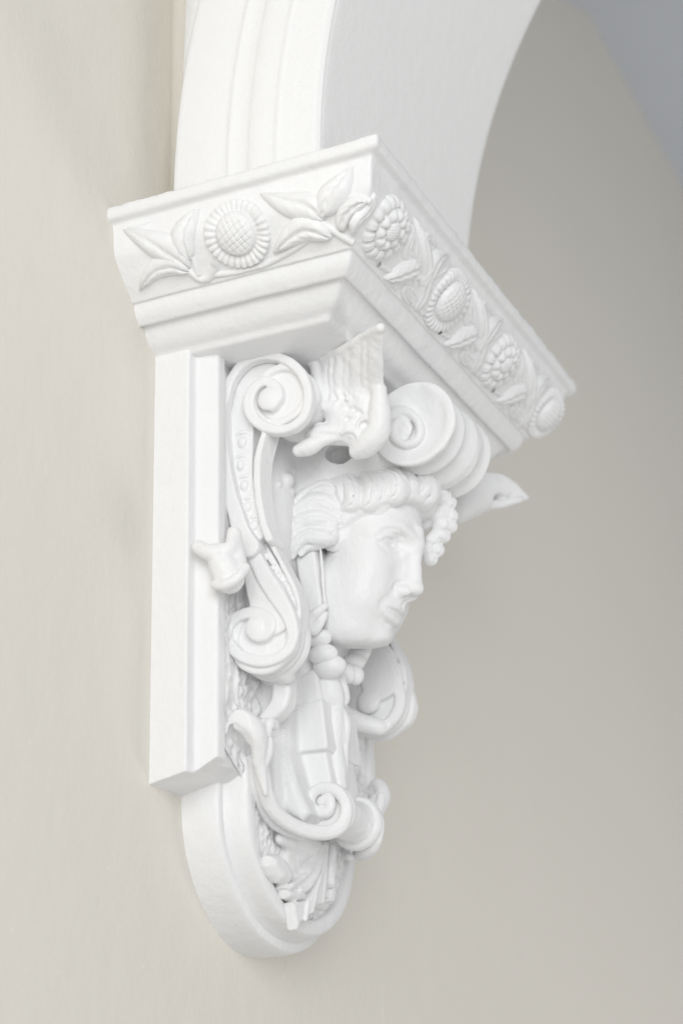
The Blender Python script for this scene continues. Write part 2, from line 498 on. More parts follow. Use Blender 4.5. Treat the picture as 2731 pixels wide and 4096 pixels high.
def bev(o, w, seg=3):
    m = o.modifiers.new('bevel', 'BEVEL'); m.width = w*S; m.segments = seg; m.limit_method = 'ANGLE'; m.angle_limit = math.radians(25)
    m.harden_normals = False
    return o
def zb(x): return float(np.interp(x, [0, 97, 172, 200], [-1393, -1367, -1322, -1306]))
def back_plate():
    near = [(-30, 240), (92, 240), (96, 243), (98, 262), (101, 268), (112, 272), (130, 274), (150, 278), (155, 282), (156, 287), (154, 318), (140, 320)]
    prof = near+[(x, 2*YC-y) for x, y in reversed(near)]
    zs = [-300]+list(np.linspace(-330, -1290, 26))
    v = []; f = []
    for z in zs:
        for i, (x, y) in enumerate(prof):
            w = 1.0*nz((x, y, z), 0.01, 2)
            v.append((x, y+w, z))
    for (x, y) in prof: v.append((x, y, zb(x)))
    k = len(prof); n = len(zs)+1
    for i in range(n-1):
        for j in range(k): f.append((i*k+j, (i+1)*k+j, (i+1)*k+(j+1) % k, i*k+(j+1) % k))
    f.append(tuple(range(k)))
    h = len(near); b = (n-1)*k
    f.append(tuple(b+j for j in range(k))[::-1])
    me = mesh_from('back_plate', v, f, smooth=True, sharp=30)
    return me
bp = obj('back_plate', back_plate(), WHITE, corbel)
bev(bp, 3.5)
def upoly(a, b, n=40, top=-1300):
    return [(YC-a, top)]+[(YC-a*math.cos(t), -1400-b*math.sin(t)) for t in np.linspace(0, math.pi, n)]+[(YC+a, top)]
def tier(name, rings):
    """U-shaped tier: rings = [(x, a, b)...] from the wall outwards"""
    v = []; f = []
    for x, a, b in rings: 
        for (y, z) in upoly(a, b):
            q = 1.3*nz((x, y, z), 0.011, 6)
            v.append((x+q*0.6, y+q, z+q))
    k = len(upoly(1, 1))
    for i in range(len(rings)-1):
        for j in range(k-1): f.append((i*k+j, (i+1)*k+j, (i+1)*k+j+1, i*k+j+1))
    b = (len(rings)-1)*k
    f.append(tuple(b+j for j in range(k)))
    me = mesh_from(name, v, f, smooth=True, sharp=40)
    return obj(name, me, WHITE, corbel)
tier('lower_boss', [(-20, 341, 316), (60, 341, 314), (84, 340, 311), (93, 338, 308), (97, 333, 303), (97, 320, 286), (97, 300, 260)])
tier('lower_boss_moulding', [(70, 322, 290), (98, 318, 286), (104, 314, 281), (118, 311, 278), (136, 310, 277), (148, 308, 274), (153, 305, 271), (156, 300, 267), (156, 280, 250), (155, 266, 240), (151, 262, 236), (140, 260, 234)])
# stippled ground between the ornaments
def ground():
    v = []; f = []
    zs = np.arange(-1634, -330, 4.0); m = 190
    for z in zs:
        if z < -1395: lim = 266*math.sqrt(max(0.0, 1-((z+1400)/240)**2))
        elif z < -1270:
            t = (z+1270)/-125; lim = 414-(414-266)*(t*t*(3-2*t))
        else: lim = 414
        for i in range(m):
            y = YC-lim+2*lim*i/(m-1)
            n1 = mnoise.noise(Vector((y*0.085, z*0.036, 1.3))); n2 = mnoise.noise(Vector((y*0.17, z*0.085, 7.7)))
            d = 13*max(-0.25, n1)+5*n2
            e = min(1, (lim-abs(y-YC))/14)*min(1, max(0.08, (-870-z)/60))
            v.append((143+d*e, y, z))
    for j in range(len(zs)-1):
        for i in range(m-1): f.append((j*m+i, j*m+i+1, (j+1)*m+i+1, (j+1)*m+i))
    return mesh_from('stippled_ground', v, f)
obj('stippled_ground', ground(), WHITE, corbel)

# ------------------------------------------------------------------ carved frieze of the capital
FP = np.array([(30, -58), (32, -84), (34, -108), (46, -130), (62, -147), (90, -175), (118, -197)], float)
FPS = spline(FP, 6)
FL = np.concatenate([[0], np.cumsum(np.hypot(*np.diff(FPS, axis=0).T))])
def fsurf(face, s, t, h):
    """point on the frieze: s along it, t down its curve, h out from it"""
    o = float(np.interp(t, FL, FPS[:, 0])); z = float(np.interp(t, FL, FPS[:, 1]))
    if t < 0: z -= t
    if t > FL[-1]: o += (t-FL[-1])*0.8; z -= (t-FL[-1])*0.6
    a, b = max(t-6, 0), min(t+6, FL[-1])
    do = np.interp(b, FL, FPS[:, 0])-np.interp(a, FL, FPS[:, 0]); dz = np.interp(b, FL, FPS[:, 1])-np.interp(a, FL, FPS[:, 1])
    L = math.hypot(do, dz)+1e-9
    no, nzz = dz/L, -do/L          # outward (towards smaller offset) and down
    o += no*h; z += nzz*h
    return (s, o, z) if face == 'n' else (718-o, s, z)
def polar(name, face, s0, t0, R, hf, nr=40, na=150, rot=0.0, sq=1.0):
    h0 = hf(0, 0); v = [fsurf(face, s0, t0, h0[1] if isinstance(h0, tuple) else h0)]; f = []
    for i in range(1, nr+1):
        r = i/nr
        for j in range(na):
            a = 2*math.pi*j/na
            rr, hh = hf(r, a) if isinstance(hf(r, a), tuple) else (r, hf(r, a))
            v.append(fsurf(face, s0+R*rr*math.cos(a+rot)*sq, t0+R*rr*math.sin(a+rot), hh))
    for j in range(na):
        f.append((0, 1+(j+1) % na, 1+j))
        for i in range(nr-1):
            p = 1+i*na
            f.append((p+j, p+(j+1) % na, p+na+(j+1) % na, p+na+j))
    if face == 'n': f = [tuple(reversed(q)) for q in f]
    return mesh_from(name, v, f)
def sun_h(seed):
    r_ = random.Random(seed)
    ph = [r_.uniform(-0.5, 0.5) for _ in range(40)]
    def h(r, a):
        if r < 0.56:
            q = r/0.56
            dome = 13+17*math.sqrt(max(0, 1-q*q*0.92))
            x, y = r*math.cos(a), r*math.sin(a)
            dome -= 2.6*(math.exp(-(math.sin((x+y)*14)/0.30)**2)+math.exp(-(math.sin((x-y)*14)/0.30)**2))*(1-q**6)
            return dome
        if r < 0.61: return 9+6*(0.61-r)/0.05
        q = (r-0.61)/0.39
        k = a*30/(2*math.pi)
        pet = abs(math.cos(math.pi*(k+0.12*math.sin(a*3+seed))))**0.55
        base = 13*math.sin(min(1, q*1.15+0.18)*math.pi*0.62)
        edge = 1 if q < 0.80 else max(0.0, 1-((q-0.80)/0.20)**2)
        hh = (base*(0.55+0.45*pet)+3.0*pet*q)*edge-6*(1-edge)
        rr = r*(1+0.025*pet*q)
        return (rr, hh+2*math.sin(a*2+seed))
    return lambda r, a: h(r, a)
def ros_h(seed):
    def h(r, a):
        if r < 0.26:
            q = r/0.26; return (r, 17+10*math.sqrt(max(0, 1-0.9*q*q))+1.2*math.sin(9*r*math.cos(a)*6+seed)*math.sin(9*r*math.sin(a)*6))
        if r < 0.62:
            q = (r-0.26)/0.36; n = 9
            pet = abs(math.sin(n*a/2+seed))**0.6
            bulge = math.sin(min(1.0, q*1.1+0.05)*math.pi)**0.7 if q*1.1+0.05 < 1 else 0
            return (r*(1+0.06*pet*q), 10+(13*pet+2)*bulge*0.9)
        q = (r-0.62)/0.38; n = 15
        pet = abs(math.sin(n*a/2+seed*1.7))**0.5
        rib = 0.75+0.25*abs(math.sin(n*a+seed*1.7*2))
        b = math.sin(min(1, 0.2+q*0.8)*math.pi)**0.6 if q < 0.99 else 0
        return (r*(1+0.07*pet*q-0.03), (14*pet*rib+3)*b-7*(q**6))
    return h
def leaf(name, face, spine, w, h, asym=0.0, a=0.75, tip=1.0, veins=5, parent=None, vein_depth=0.35, nl=22, nw=9):
    P = spline(spine, max(2, nl//(len(spine)-1)))
    T = np.gradient(P, axis=0); T /= np.linalg.norm(T, axis=1)[:, None]+1e-9
    N = np.column_stack([-T[:, 1], T[:, 0]])
    v = []; f = []; n = len(P); m = 2*nw+1
    for i in range(n):
        t = i/(n-1)
        prof = (math.sin(math.pi*t**a))**0.75 if 0 < t < 1 else 0
        prof = max(prof, 0.05 if t < 0.5 else 0.02)
        for j in range(-nw, nw+1):
            u = j/nw
            ww = w*prof*(1+asym*np.sign(u))
            crown = (1-abs(u)**2.6)
            groove = vein_depth*math.exp(-(u/0.16)**2)*(1 if t < 0.9 else 0)
            fold = 0.28*asym*u*3
            vv = 0.07*math.sin((abs(u)*1.4-t)*veins*2*math.pi)*(1-abs(u)**4)
            env = min(1, (0.35+1.1*math.sin(math.pi*min(1, t*0.9+0.08))))
            hh = h*env*(crown*(1+fold)-groove+vv)-5*(abs(u) == 1)-4*(t in (0, 1))
            s_, t_ = P[i]+N[i]*u*ww
            v.append(fsurf(face, s_, t_, hh))
    for i in range(n-1):
        for j in range(m-1):
            q = (i*m+j, i*m+j+1, (i+1)*m+j+1, (i+1)*m+j)
            f.append(q)
    return obj(name, mesh_from(name, v, f), WHITE, parent or cap)
def stem(face, pts, r0, r1, h=6):
    P = spline(pts, 6); n = len(P); v = []; f = []
    T = np.gradient(P, axis=0); T /= np.linalg.norm(T, axis=1)[:, None]+1e-9
    N = np.column_stack([-T[:, 1], T[:, 0]])
    for i in range(n):
        r = r0+(r1-r0)*i/(n-1)
        for k in range(9):
            a = math.pi*k/8
            s_, t_ = P[i]+N[i]*r*math.cos(a)
            v.append(fsurf(face, s_, t_, (r*1.1)*math.sin(a)*1.1-3))
    for i in range(n-1):
        for k in range(8): f.append((i*9+k, i*9+k+1, (i+1)*9+k+1, (i+1)*9+k))
    return obj('stem', mesh_from('stem', v, f), WHITE, cap)

def sunflower(face, s, t, R, seed, label):
    o = obj('sunflower', polar('sunflower', face, s, t, R, sun_h(seed), rot=seed), WHITE, cap); o['label'] = label
def rosette(face, s, t, R, seed, label):
    o = obj('rosette', polar('rosette', face, s, t, R, ros_h(seed), rot=seed*0.3), WHITE, cap); o['label'] = label
sunflower('n', 330, 84, 84, 0.4, 'single sunflower on the side of the capital')
# side face
leaf('leaf', 'n', [(184,134),(148,90),(102,51),(28,-2)], 41, 18, asym=0.1, veins=3)
leaf('leaf', 'n', [(180,143),(136,120),(86,125),(32,158)], 31, 18, asym=0.2, veins=3)
leaf('leaf', 'n', [(193,116),(194,63),(214,29),(240,0)], 36, 18, asym=-0.15)
leaf('leaf', 'n', [(556,148),(507,117),(460,124),(403,149)], 36, 22, asym=0.1)
leaf('leaf', 'n', [(552,104),(525,65),(469,41),(403,1)], 38, 16, asym=-0.1)
leaf('leaf', 'n', [(550,94),(581,56),(613,31),(644,0)], 41, 20, asym=0.1)
leaf('leaf', 'n', [(583,140),(604,108),(640,89),(669,87)], 26, 18, asym=0.0, vein_depth=0.5)
leaf('leaf', 'n', [(34,-8),(77,-17),(126,-25),(173,-28)], 22, 7, asym=0.0)
stem('n', [(169,130),(196,168),(221,169),(247,145)], 9, 13)
stem('n', [(532,90),(555,124),(575,148),(600,175)], 8, 11)
# front face: rosettes and sunflowers in turn, leaves between
rosette('f', 185, 92, 84, 0.5, 'rosette nearest the corner of the capital')
sunflower('f', 578, 95, 86, 1.1, 'sunflower between two rosettes on the front of the capital')
rosette('f', 970, 96, 84, 1.9, 'rosette far along the front of the capital')
sunflower('f', 1345, 95, 80, 2.3, 'sunflower at the far end of the front of the capital')
cell = [
    ([(489,184),(464,138),(418,94),(341,44),(289,6)], 20, 17, 0.25),
    ([(378,99),(354,121),(327,152),(292,180)], 26, 24, 0.1),
    ([(459,124),(435,90),(443,48),(516,-9)], 26, 17, -0.2),
    ([(476,138),(469,160),(436,155),(381,150)], 17, 10, 0.0),
    ([(382,54),(399,71),(425,96),(446,119)], 13, 12, 0.0),
    ([(352,91),(309,93),(289,71),(283,44)], 16, 9, 0.1),
    ([(364,154),(353,180),(353,199),(315,209)], 15, 8, 0.0),
    ([(486,114),(498,143),(515,159),(515,179)], 12, 9, 0.0),
]
for k, ds in enumerate((0, 393, 783)):
    for sp, w, h, asy in cell:
        sp2 = [(a+ds+random.uniform(-4, 4), b+random.uniform(-3, 3)) for a, b in sp]
        leaf('leaf', 'f', sp2, w*1.35*random.uniform(0.93, 1.08), h*0.8, asym=asy)
for ds in (0, 393, 783):
    stem('f', [(480+ds, 168), (505+ds, 150), (520+ds, 120)], 8, 6)
leaf('leaf', 'f', [(60, 60), (75, 100), (70, 140), (95, 165)], 16, 12)
leaf('leaf', 'f', [(1395, 20), (1385, 60), (1395, 100), (1390, 160)], 12, 10)

# the vine that ties flowers and leaves together
stem('n', [(223,164),(272,172),(343,177),(409,165),(476,147),(536,119)], 9, 9)
stem('n', [(177,29),(195,78),(199,123),(195,157)], 5, 9)
stem('n', [(545,93),(602,70),(650,73),(673,92)], 6, 9)
for d0, d1 in ((185, 578), (578, 970), (970, 1345)):
    L_ = d1-d0
    stem('f', [(d0+0.16*L_, 165), (d0+0.35*L_, 150), (d0+0.55*L_, 120), (d0+0.7*L_, 80), (d0+0.8*L_, 40)], 9, 6)
    stem('f', [(d0+0.22*L_, 30), (d0+0.36*L_, 70), (d0+0.55*L_, 125), (d0+0.72*L_, 160), (d0+0.86*L_, 168)], 6, 9)
    leaf('leaf', 'f', [(d0+0.42*L_, 40), (d0+0.46*L_, 20), (d0+0.54*L_, 12), (d0+0.62*L_, 14)], 16, 11)
    leaf('leaf', 'f', [(d0+0.50*L_, 150), (d0+0.55*L_, 164), (d0+0.62*L_, 172), (d0+0.70*L_, 172)], 15, 12)

# ------------------------------------------------------------------ head
HO = np.array([378.0, 731.0, -800.0])
HM = np.array(Matrix.Rotation(math.radians(-1), 3, 'Z') @ Matrix.Rotation(math.radians(15), 3, 'Y'))   # columns: forward, across, up
def hl(p): return HO+HM@np.array(p, float)
def face():
    V = Vol((205, 570, -1050), (540, 890, -520), 2.5)
    E = lambda c, r, k=14, op='add': V.ell(hl(c), r, k, op, HM)
    T = lambda pts, r, k=8, op='add', n=5: V.tube([hl(p) for p in pts], r, k, op, n)
    def Sf(l, u, off=0.0): return V.snap(hl((170, l, u)), -HM[:, 0], off, 320)
    def TS(lu, off, r, k, op='add', n=5): V.tube([Sf(l, u, off) for l, u in lu], r, k, op, n)
    E((-36, 0, 115), (114, 124, 140), 0)
    E((-56, 0, -40), (114, 118, 150), 40)
    for s in (-1, 1):
        E((-2, s*72, 10), (50, 44, 54), 50)                   # cheekbone
        E((-24, s*(70 if s < 0 else 58), -92), (50, 42, 56), 50)
        E((2, s*54, -56), (50, 46, 58), 50)                  # cheek
    T([(-95, -84, -60), (-52, -74, -146), (-10, -58, -154), (16, -24, -152)], [42, 42, 37, 29], 36)   # jaw
    T([(-95, 86, -60), (-70, 76, -105), (-12, 56, -135), (16, 24, -150)], [40, 34, 32, 28], 36)
    E((24, 0, -148), (37, 40, 31), 28)                        # chin
    E((30, 0, -82), (40, 50, 44), 34)                         # muzzle
    for s in (-1, 1):
        T([(84, s*9, 98), (74, s*38, 112), (48, s*72, 114), (5, s*104, 94)], [8, 8, 8, 7], 28)   # brow
    for s in (-1, 1):
        E((74, s*62, 82), (38, 36, 18), 28, 'sub')            # eye socket
    T([(64, 0, 104), (66, 0, 55), (68, 0, 0), (62, 0, -24)], [16, 21, 27, 30], 34)
    T([(78, 0, 132), (84, 0, 94), (92, 0, 55), (101, 0, 10), (106, 0, -12)], [15, 13, 12.5, 14, 16], 16)
    E((104, 0, -18), (22, 18, 17), 10)
    for s in (-1, 1):
        E((80, s*21, -32), (25, 13, 14), 9)                   # wing of the nose
        E((96, s*11, -42), (12, 5, 6), 6, 'sub')
    for s in (-1, 1):
        c = [Sf(s*l, u) for l, u in ((30, -12), (40, -20), (44, -32), (41, -44))]
        V.engrave(c, 5, 4.5)
        V.engrave([Sf(s*l, u) for l, u in ((44, -40), (56, -58), (66, -76))], 11, 3.0)
    for s in (-1, 1):
        E((12, s*67, 84), (28, 31, 20), 8)
        up = [Sf(s*l, u, -2) for l, u in ((101, 77), (89, 91), (72, 97), (55, 92), (37, 79))]
        lo = [Sf(s*l, u, -2) for l, u in ((101, 77), (88, 68), (71, 65), (54, 69), (37, 79))]
        cr = [Sf(s*l, u) for l, u in ((103, 99), (89, 109), (68, 111), (46, 101))]
        V.tube(up, [4.5, 7.5, 8, 7, 4], 3)
        V.tube(lo, [3.5, 5, 5.5, 5, 3.5], 3.5)
        V.engrave(cr, 5, 5.0)
        V.engrave([Sf(s*(60+8*math.cos(a)), 80+8*math.sin(a)) for a in np.linspace(-2.4, 2.4, 9)], 3.0, 3.4, 2)
        V.engrave([Sf(s*l, u) for l, u in ((100, 66), (84, 52), (60, 50), (40, 58))], 7, 3.0)
    # mouth
    top = [(-58, -82), (-40, -79), (-15, -72), (0, -75), (15, -72), (40, -79), (58, -82)]
    bot = [(-52, -91), (-33, -100), (0, -104), (33, -100), (52, -91)]
    mid = [(-66, -79), (-44, -86), (-16, -86), (0, -89), (16, -86), (44, -86), (66, -79)]
    TS(top, -4, [4, 8, 9, 8, 9, 8, 4], 10)
    TS(bot, -5, [4, 9, 10.5, 9, 4], 10)
    V.engrave([Sf(l, u) for l, u in mid], 4.2, 7.5)
    for s in (-1, 1):
        V.engrave([Sf(s*l, u) for l, u in ((66, -68), (72, -79), (69, -92))], 9, 4)
        V.engrave([Sf(s*l, u) for l, u in ((64, -100), (46, -116), (30, -123))], 8, 2.5)
    V.engrave([Sf(-24, -123), Sf(0, -126), Sf(24, -123)], 9, 5)
    V.engrave([Sf(0, -54), Sf(0, -66)], 5, 3.5)
    # flat underside of the jaw
    sl, X, Y, Z = V.blk((200, 560, -1060), (560, 900, -900), 0)
    pl = (-1001+0.24*(Y-650)-Z)/1.03+0*X
    a = V.D[sl]; k = 26.0; h = np.maximum(k-np.abs(a-pl), 0)/k
    V.D[sl] = np.maximum(a, pl)+h*h*k*0.25
    V.rough(0.35, 16, 3)
    return V.mesh('head', relax=2)
head = obj('head', face(), WHITE, corbel)
head['label'] = 'classical face looking out and slightly down from the middle of the corbel'

# ------------------------------------------------------------------ body of the console behind the ornaments
def ribbon(center, hw):
    """closed outline of a band of varying half width along a line in the x-z plane"""
    P = np.array([(p[0], p[2]) for p in center], float)
    H = np.interp(np.linspace(0, 1, len(P)), np.linspace(0, 1, len(hw)), hw)
    C = spline(np.column_stack([P, H]), 5)
    T = np.gradient(C[:, :2], axis=0); T /= np.linalg.norm(T, axis=1)[:, None]+1e-9
    N = np.column_stack([-T[:, 1], T[:, 0]])
    a = C[:, :2]+N*C[:, 2:]; b = C[:, :2]-N*C[:, 2:]
    return np.vstack([a, b[::-1]])
def band_y(V, center, hw, y0, y1, rnd=4, k=3, op='add'):
    """flat band following a line in the x-z plane, built piece by piece so that it may spiral"""
    P = np.array([(p[0], p[2]) for p in center], float)
    H = np.interp(np.linspace(0, 1, len(P)), np.linspace(0, 1, len(hw)), hw)
    C = spline(np.column_stack([P, H]), 6)
    m = C[:, 2].max()
    sl, X, Y, Z = V.blk((C[:, 0].min()-m, y0, C[:, 1].min()-m), (C[:, 0].max()+m, y1, C[:, 1].max()+m), k+8)
    x, z = X[:, 0, :]+0*Z[:, 0, :], Z[:, 0, :]+0*X[:, 0, :]
    d = np.full(x.shape, 1e3)
    for a, b in zip(C[:-1], C[1:]):
        e = b[:2]-a[:2]; L = e@e+1e-9
        t = np.clip(((x-a[0])*e[0]+(z-a[1])*e[1])/L, 0, 1)
        d = np.minimum(d, np.hypot(x-a[0]-t*e[0], z-a[1]-t*e[1])-(a[2]+(b[2]-a[2])*t))
    d = d[:, None, :]+rnd
    w = np.abs(Y-(y0+y1)/2)-(y1-y0)/2+rnd
    q = np.minimum(np.maximum(d, w), 0)+np.sqrt(np.maximum(d, 0)**2+np.maximum(w, 0)**2)-rnd
    V.put(sl, q.astype(np.float32), k, op)

STAR = [(205,528,-571),(205,484,-595),(205,554,-595),(205,567,-532),(205,602,-498)]
def console():
    V = Vol((90, 376, -1330), (430, 1084, -300), 4)
    V.box((60, 440, -1040), (170, 1020, -250), 24, 0)
    V.ell((110, 545, -620), (112, 120, 360), 20)
    V.ell((110, 915, -620), (112, 120, 360), 20)
    for q, r in zip(STAR, (17, 9, 8, 8, 12)):
        q = V.snap((q[0]+60, q[1]-60, q[2]), (-0.6, 0.8, 0), 0, 260); V.ell(q, (r, r, r*1.1), 8)
    V.ell((180, 730, -660), (96, 140, 210), 40)
    V.ell((220, 730, -430), (180, 170, 130), 40)
    V.box((60, 520, -1240), (180, 940, -960), 30, 40)
    V.ell((185, 730, -1010), (60, 84, 130), 40)
    V.rough(1.2, 40, 5)
    return V.mesh('console', relax=2)
con = obj('console', console(), WHITE, corbel)

# ------------------------------------------------------------------ hair
def hair():
    V = Vol((110, 540, -860), (600, 950, -500), 2.2)
    V.ell(hl((-50, 0, 150)), (112, 130, 112), 0, rot=HM)
    def T(pts, r, k=5, n=6):
        V.tube(pts, r, k, 'add', n)
        V.tube([(p[0], 2*738-p[1], p[2]) for p in pts], r, k, 'add', n)
    V.tube([hl(p) for p in ((-70, -120, 110), (-15, -108, 165), (28, -86, 200), (58, -48, 216), (70, 0, 221), (58, 48, 216), (28, 86, 200), (-15, 108, 165), (-70, 120, 110))], [20, 24, 25, 24, 24, 24, 25, 24, 20], 14)
    V.ell(hl((-30, 104, 120)), (70, 36, 95), 20, rot=HM)
    V.ell(hl((30, 30, 235)), (50, 90, 40), 20, rot=HM)
    V.ell(hl((-88, -110, 84)), (44, 24, 56), 14, rot=HM)
    V.ell(hl((-20, -100, 168)), (50, 26, 40), 14, rot=HM)
    # rolled locks along the forehead, from the middle to the near temple
    LK = []
    def lock(p, r):
        LK.append((p, r)); T(p, r, 3.5)
    lock([(508,760,-535),(521,752,-560),(524,744,-588),(507,728,-607),(489,712,-607)], [16, 22, 24, 22, 13])
    lock([(488,712,-540),(511,716,-561),(517,716,-583),(503,704,-601),(481,690,-608)], [14, 22, 24, 22, 13])
    lock([(451,684,-539),(477,686,-560),(489,682,-583),(485,672,-607),(467,664,-619)], [12, 22, 26, 24, 14])
    lock([(427,674,-533),(460,660,-557),(478,652,-589),(478,650,-614),(457,654,-624)], [9, 18, 22, 22, 13])
    lock([(396,664,-529),(440,650,-559),(468,640,-593),(468,636,-620),(438,640,-629)], [9, 20, 28, 28, 16])
    lock([(371,656,-525),(416,640,-558),(440,626,-598),(439,622,-627),(416,626,-640)], [9, 18, 24, 24, 14])
    lock([(341,650,-520),(392,630,-560),(414,616,-603),(412,612,-635),(386,614,-652)], [9, 20, 29, 30, 17])
    lock([(293,640,-521),(341,616,-561),(366,602,-602),(370,598,-636),(346,600,-646)], [11, 21, 28, 27, 15])
    lock([(276,626,-544),(310,614,-561),(337,600,-594),(342,594,-625)], [14, 21, 22, 14])
    # locks falling over the near temple
    lock([(333,606,-629),(313,606,-594),(283,602,-579),(250,594,-591),(225,586,-612),(208,580,-636)], [15, 25, 27, 26, 22, 13])
    lock([(325,606,-670),(308,598,-638),(279,592,-624),(247,584,-631),(221,578,-649),(204,576,-675)], [15, 26, 30, 28, 23, 13])
    lock([(321,606,-693),(302,594,-676),(275,584,-668),(243,576,-673),(220,572,-689),(205,572,-714),(194,574,-746)], [13, 22, 27, 26, 23, 17, 9])
    lock([(314,606,-699),(305,594,-722),(279,580,-722),(248,572,-719),(224,568,-736),(210,570,-764)], [12, 20, 24, 22, 17, 8])
    lock([(293,596,-733),(269,586,-737),(248,578,-742),(232,574,-760)], [11, 14, 12, 6])
    for q in [(285,592,-695),(260,592,-687),(303,592,-691)]: V.ell(q, (26, 16, 24), 8)
    # far side of the hair: curls beyond the forehead
    for x, y, z, r in [tuple(p)+(r,) for p, r in zip([(521,800,-566),(524,815,-573),(535,830,-587),(517,835,-604),(532,845,-618),(510,825,-621),(513,835,-643),(531,850,-646),(502,840,-666),(512,845,-671),(486,835,-679),(491,845,-704),(471,835,-706),(475,840,-729)], (26, 28, 24, 30, 24, 22, 26, 20, 26, 20, 22, 22, 22, 20))]:
        V.ell((x, y, z), (r, r*0.8, r*0.9), 6)
        V.engrave([(x+r*1.0*math.cos(a), y-r*0.3, z+r*0.9*math.sin(a)) for a in (-1.2, -0.4, 0.4, 1.2)], 4, 3)
    # fine strands cut into the locks
    for i, (p, r) in enumerate(LK):
        P = np.array(p, float); R = np.interp(np.linspace(0, 1, len(P)), np.linspace(0, 1, len(r)), r)
        for ang in ((-30, 22) if i < 8 else (-4,)):
            a = math.radians(ang); d = np.array([0.45*math.cos(a)+0.2*math.sin(a), -0.85*math.cos(a), 0.9*math.sin(a)+0.1])
            V.engrave(P+(d/np.linalg.norm(d))*R[:, None]*0.95, 3.4, 4.6, 5)
    V.rough(0.45, 9, 11); V.rough(0.8, 26, 12)
    return V.mesh('hair', relax=1)
hr = obj('hair', hair(), WHITE, head)
hr['label'] = 'wavy rolled locks framing the face'

# ------------------------------------------------------------------ cloth tail hanging beside the cheek
def lappet():
    V = Vol((150, 560, -1010), (330, 680, -700), 2.5)
    c = [(235,590,-741),(241,590,-794),(249,590,-846),(257,590,-887),(262,590,-915)]
    band_y(V, c, [27, 27, 25, 22, 17], 588, 668, 7)
    V.tube([(279,590,-749),(282,592,-807),(285,592,-865),(288,592,-902)], [4, 5, 5, 5], 3)
    V.tube([(291,584,-903),(272,580,-916),(254,580,-933),(250,582,-952),(257,586,-962),(270,590,-950),(285,592,-928)], [8, 12, 14, 14, 12, 10, 7], 3)
    V.tube([(285,596,-920),(275,590,-940),(267,588,-956)], [8, 9, 7], 3)
    V.rough(0.6, 22, 4)
    return V.mesh('head_cloth', relax=1)
lp = obj('head_cloth', lappet(), WHITE, corbel)
mirrored(lp)

# ------------------------------------------------------------------ string of pearls under the chin
def pearl(name, c, r, axis=(0, 0, 1), rot=0):
    bm = bmesh.new(); bmesh.ops.create_uvsphere(bm, u_segments=28, v_segments=16, radius=1)
    M = Matrix.Translation(W3(c)) @ Matrix.Rotation(math.radians(rot), 4, 'Y') @ Matrix.Diagonal((r[0]*S, r[1]*S, r[2]*S, 1))
    bmesh.ops.transform(bm, matrix=M, verts=bm.verts)
    me = bpy.data.meshes.new(name); bm.to_mesh(me); bm.free()
    me.polygons.foreach_set('use_smooth', [True]*len(me.polygons))
    return obj('pearl', me, WHITE, corbel)
PEARL = [(254,625,-969),(260,635,-1010),(267,655,-1037),(263,775,-1023),(272,800,-1020),(259,815,-982),(271,830,-956)]
for c, r in zip(PEARL, ((33, 24, 24), (38, 28, 27), (44, 32, 30), (20, 24, 26), (22, 24, 27), (34, 26, 24), (30, 24, 20))):
    pearl('pearl', c, r)

# ------------------------------------------------------------------ upper scroll with its pearl channel
def upper_scroll():
    V = Vol((110, 328, -905), (400, 496, -306), 2.5)
    c = [(286,345,-420)][0]
    V.lathe_y((c[0], c[2]), [(352, 80), (356, 84), (372, 84), (378, 78), (386, 76), (394, 82), (402, 86), (408, 86), (412, 80), (484, 78)], 3)
    V.lathe_y((c[0], c[2]), [(340, 68), (350, 66), (366, 62)], 4, 'sub')
    sp = [(130,345,-535),(129,345,-472),(136,345,-410),(155,345,-351),(195,345,-313),(254,345,-309),(312,345,-337),(354,345,-389),(367,345,-451),(350,345,-502),(305,345,-520),(255,345,-507),(216,345,-470),(204,345,-428),(219,345,-392),(248,345,-379),(277,345,-397),(286,345,-428),(271,345,-446)]
    band_y(V, sp, [14, 13, 13, 13, 13, 12, 12, 12, 12, 12, 12, 13, 15, 16, 15, 14, 13, 13, 16], 342, 372, 7, 4)
    V.ell([(261,346,-430)][0], (30, 12, 32), 5)
    low = [(116,345,-367),(127,345,-452),(129,345,-504),(133,345,-566),(145,345,-638),(165,345,-711),(183,345,-769),(203,345,-810)]
    band_y(V, low, [14, 15, 16, 17, 18, 19, 22, 26], 344, 420, 4, 5)
    # channel floor, fillet and the row of little cups
    chan = [(210,372,-335),(180,372,-401),(175,372,-460),(173,372,-523),(175,372,-594),(185,372,-656),(199,372,-718),(217,372,-770)]
    band_y(V, chan, [60, 42, 32, 28, 24, 20, 17, 14], 374, 440, 3, 3)
    fil = [(253,350,-486),(234,350,-544),(224,350,-588),(223,350,-644),(229,350,-702),(240,350,-757),(253,350,-794)]
    band_y(V, fil, [7, 8, 9, 9, 9, 9, 10], 350, 420, 4, 2)
    for q, r in zip([(174,374,-519),(169,374,-580),(179,374,-636),(188,374,-693),(206,374,-746)], (13, 12, 12, 11, 11)):
        V.ell(q, (r, 11, r*1.25), 3)
        V.tube([(q[0]-r*1.3, q[1]+1, q[2]+r*1.6), (q[0], q[1]-3, q[2]+r*2.0), (q[0]+r*1.3, q[1]+1, q[2]+r*1.9)], [3, 5, 3], 3, n=4)
    V.ell([(313,355,-518)][0], (7, 7, 9), 5)           # drip of paint
    V.rough(0.45, 20, 21)
    return V.mesh('upper_scroll', relax=1)
us = obj('upper_scroll', upper_scroll(), WHITE, corbel)
mirrored(us)

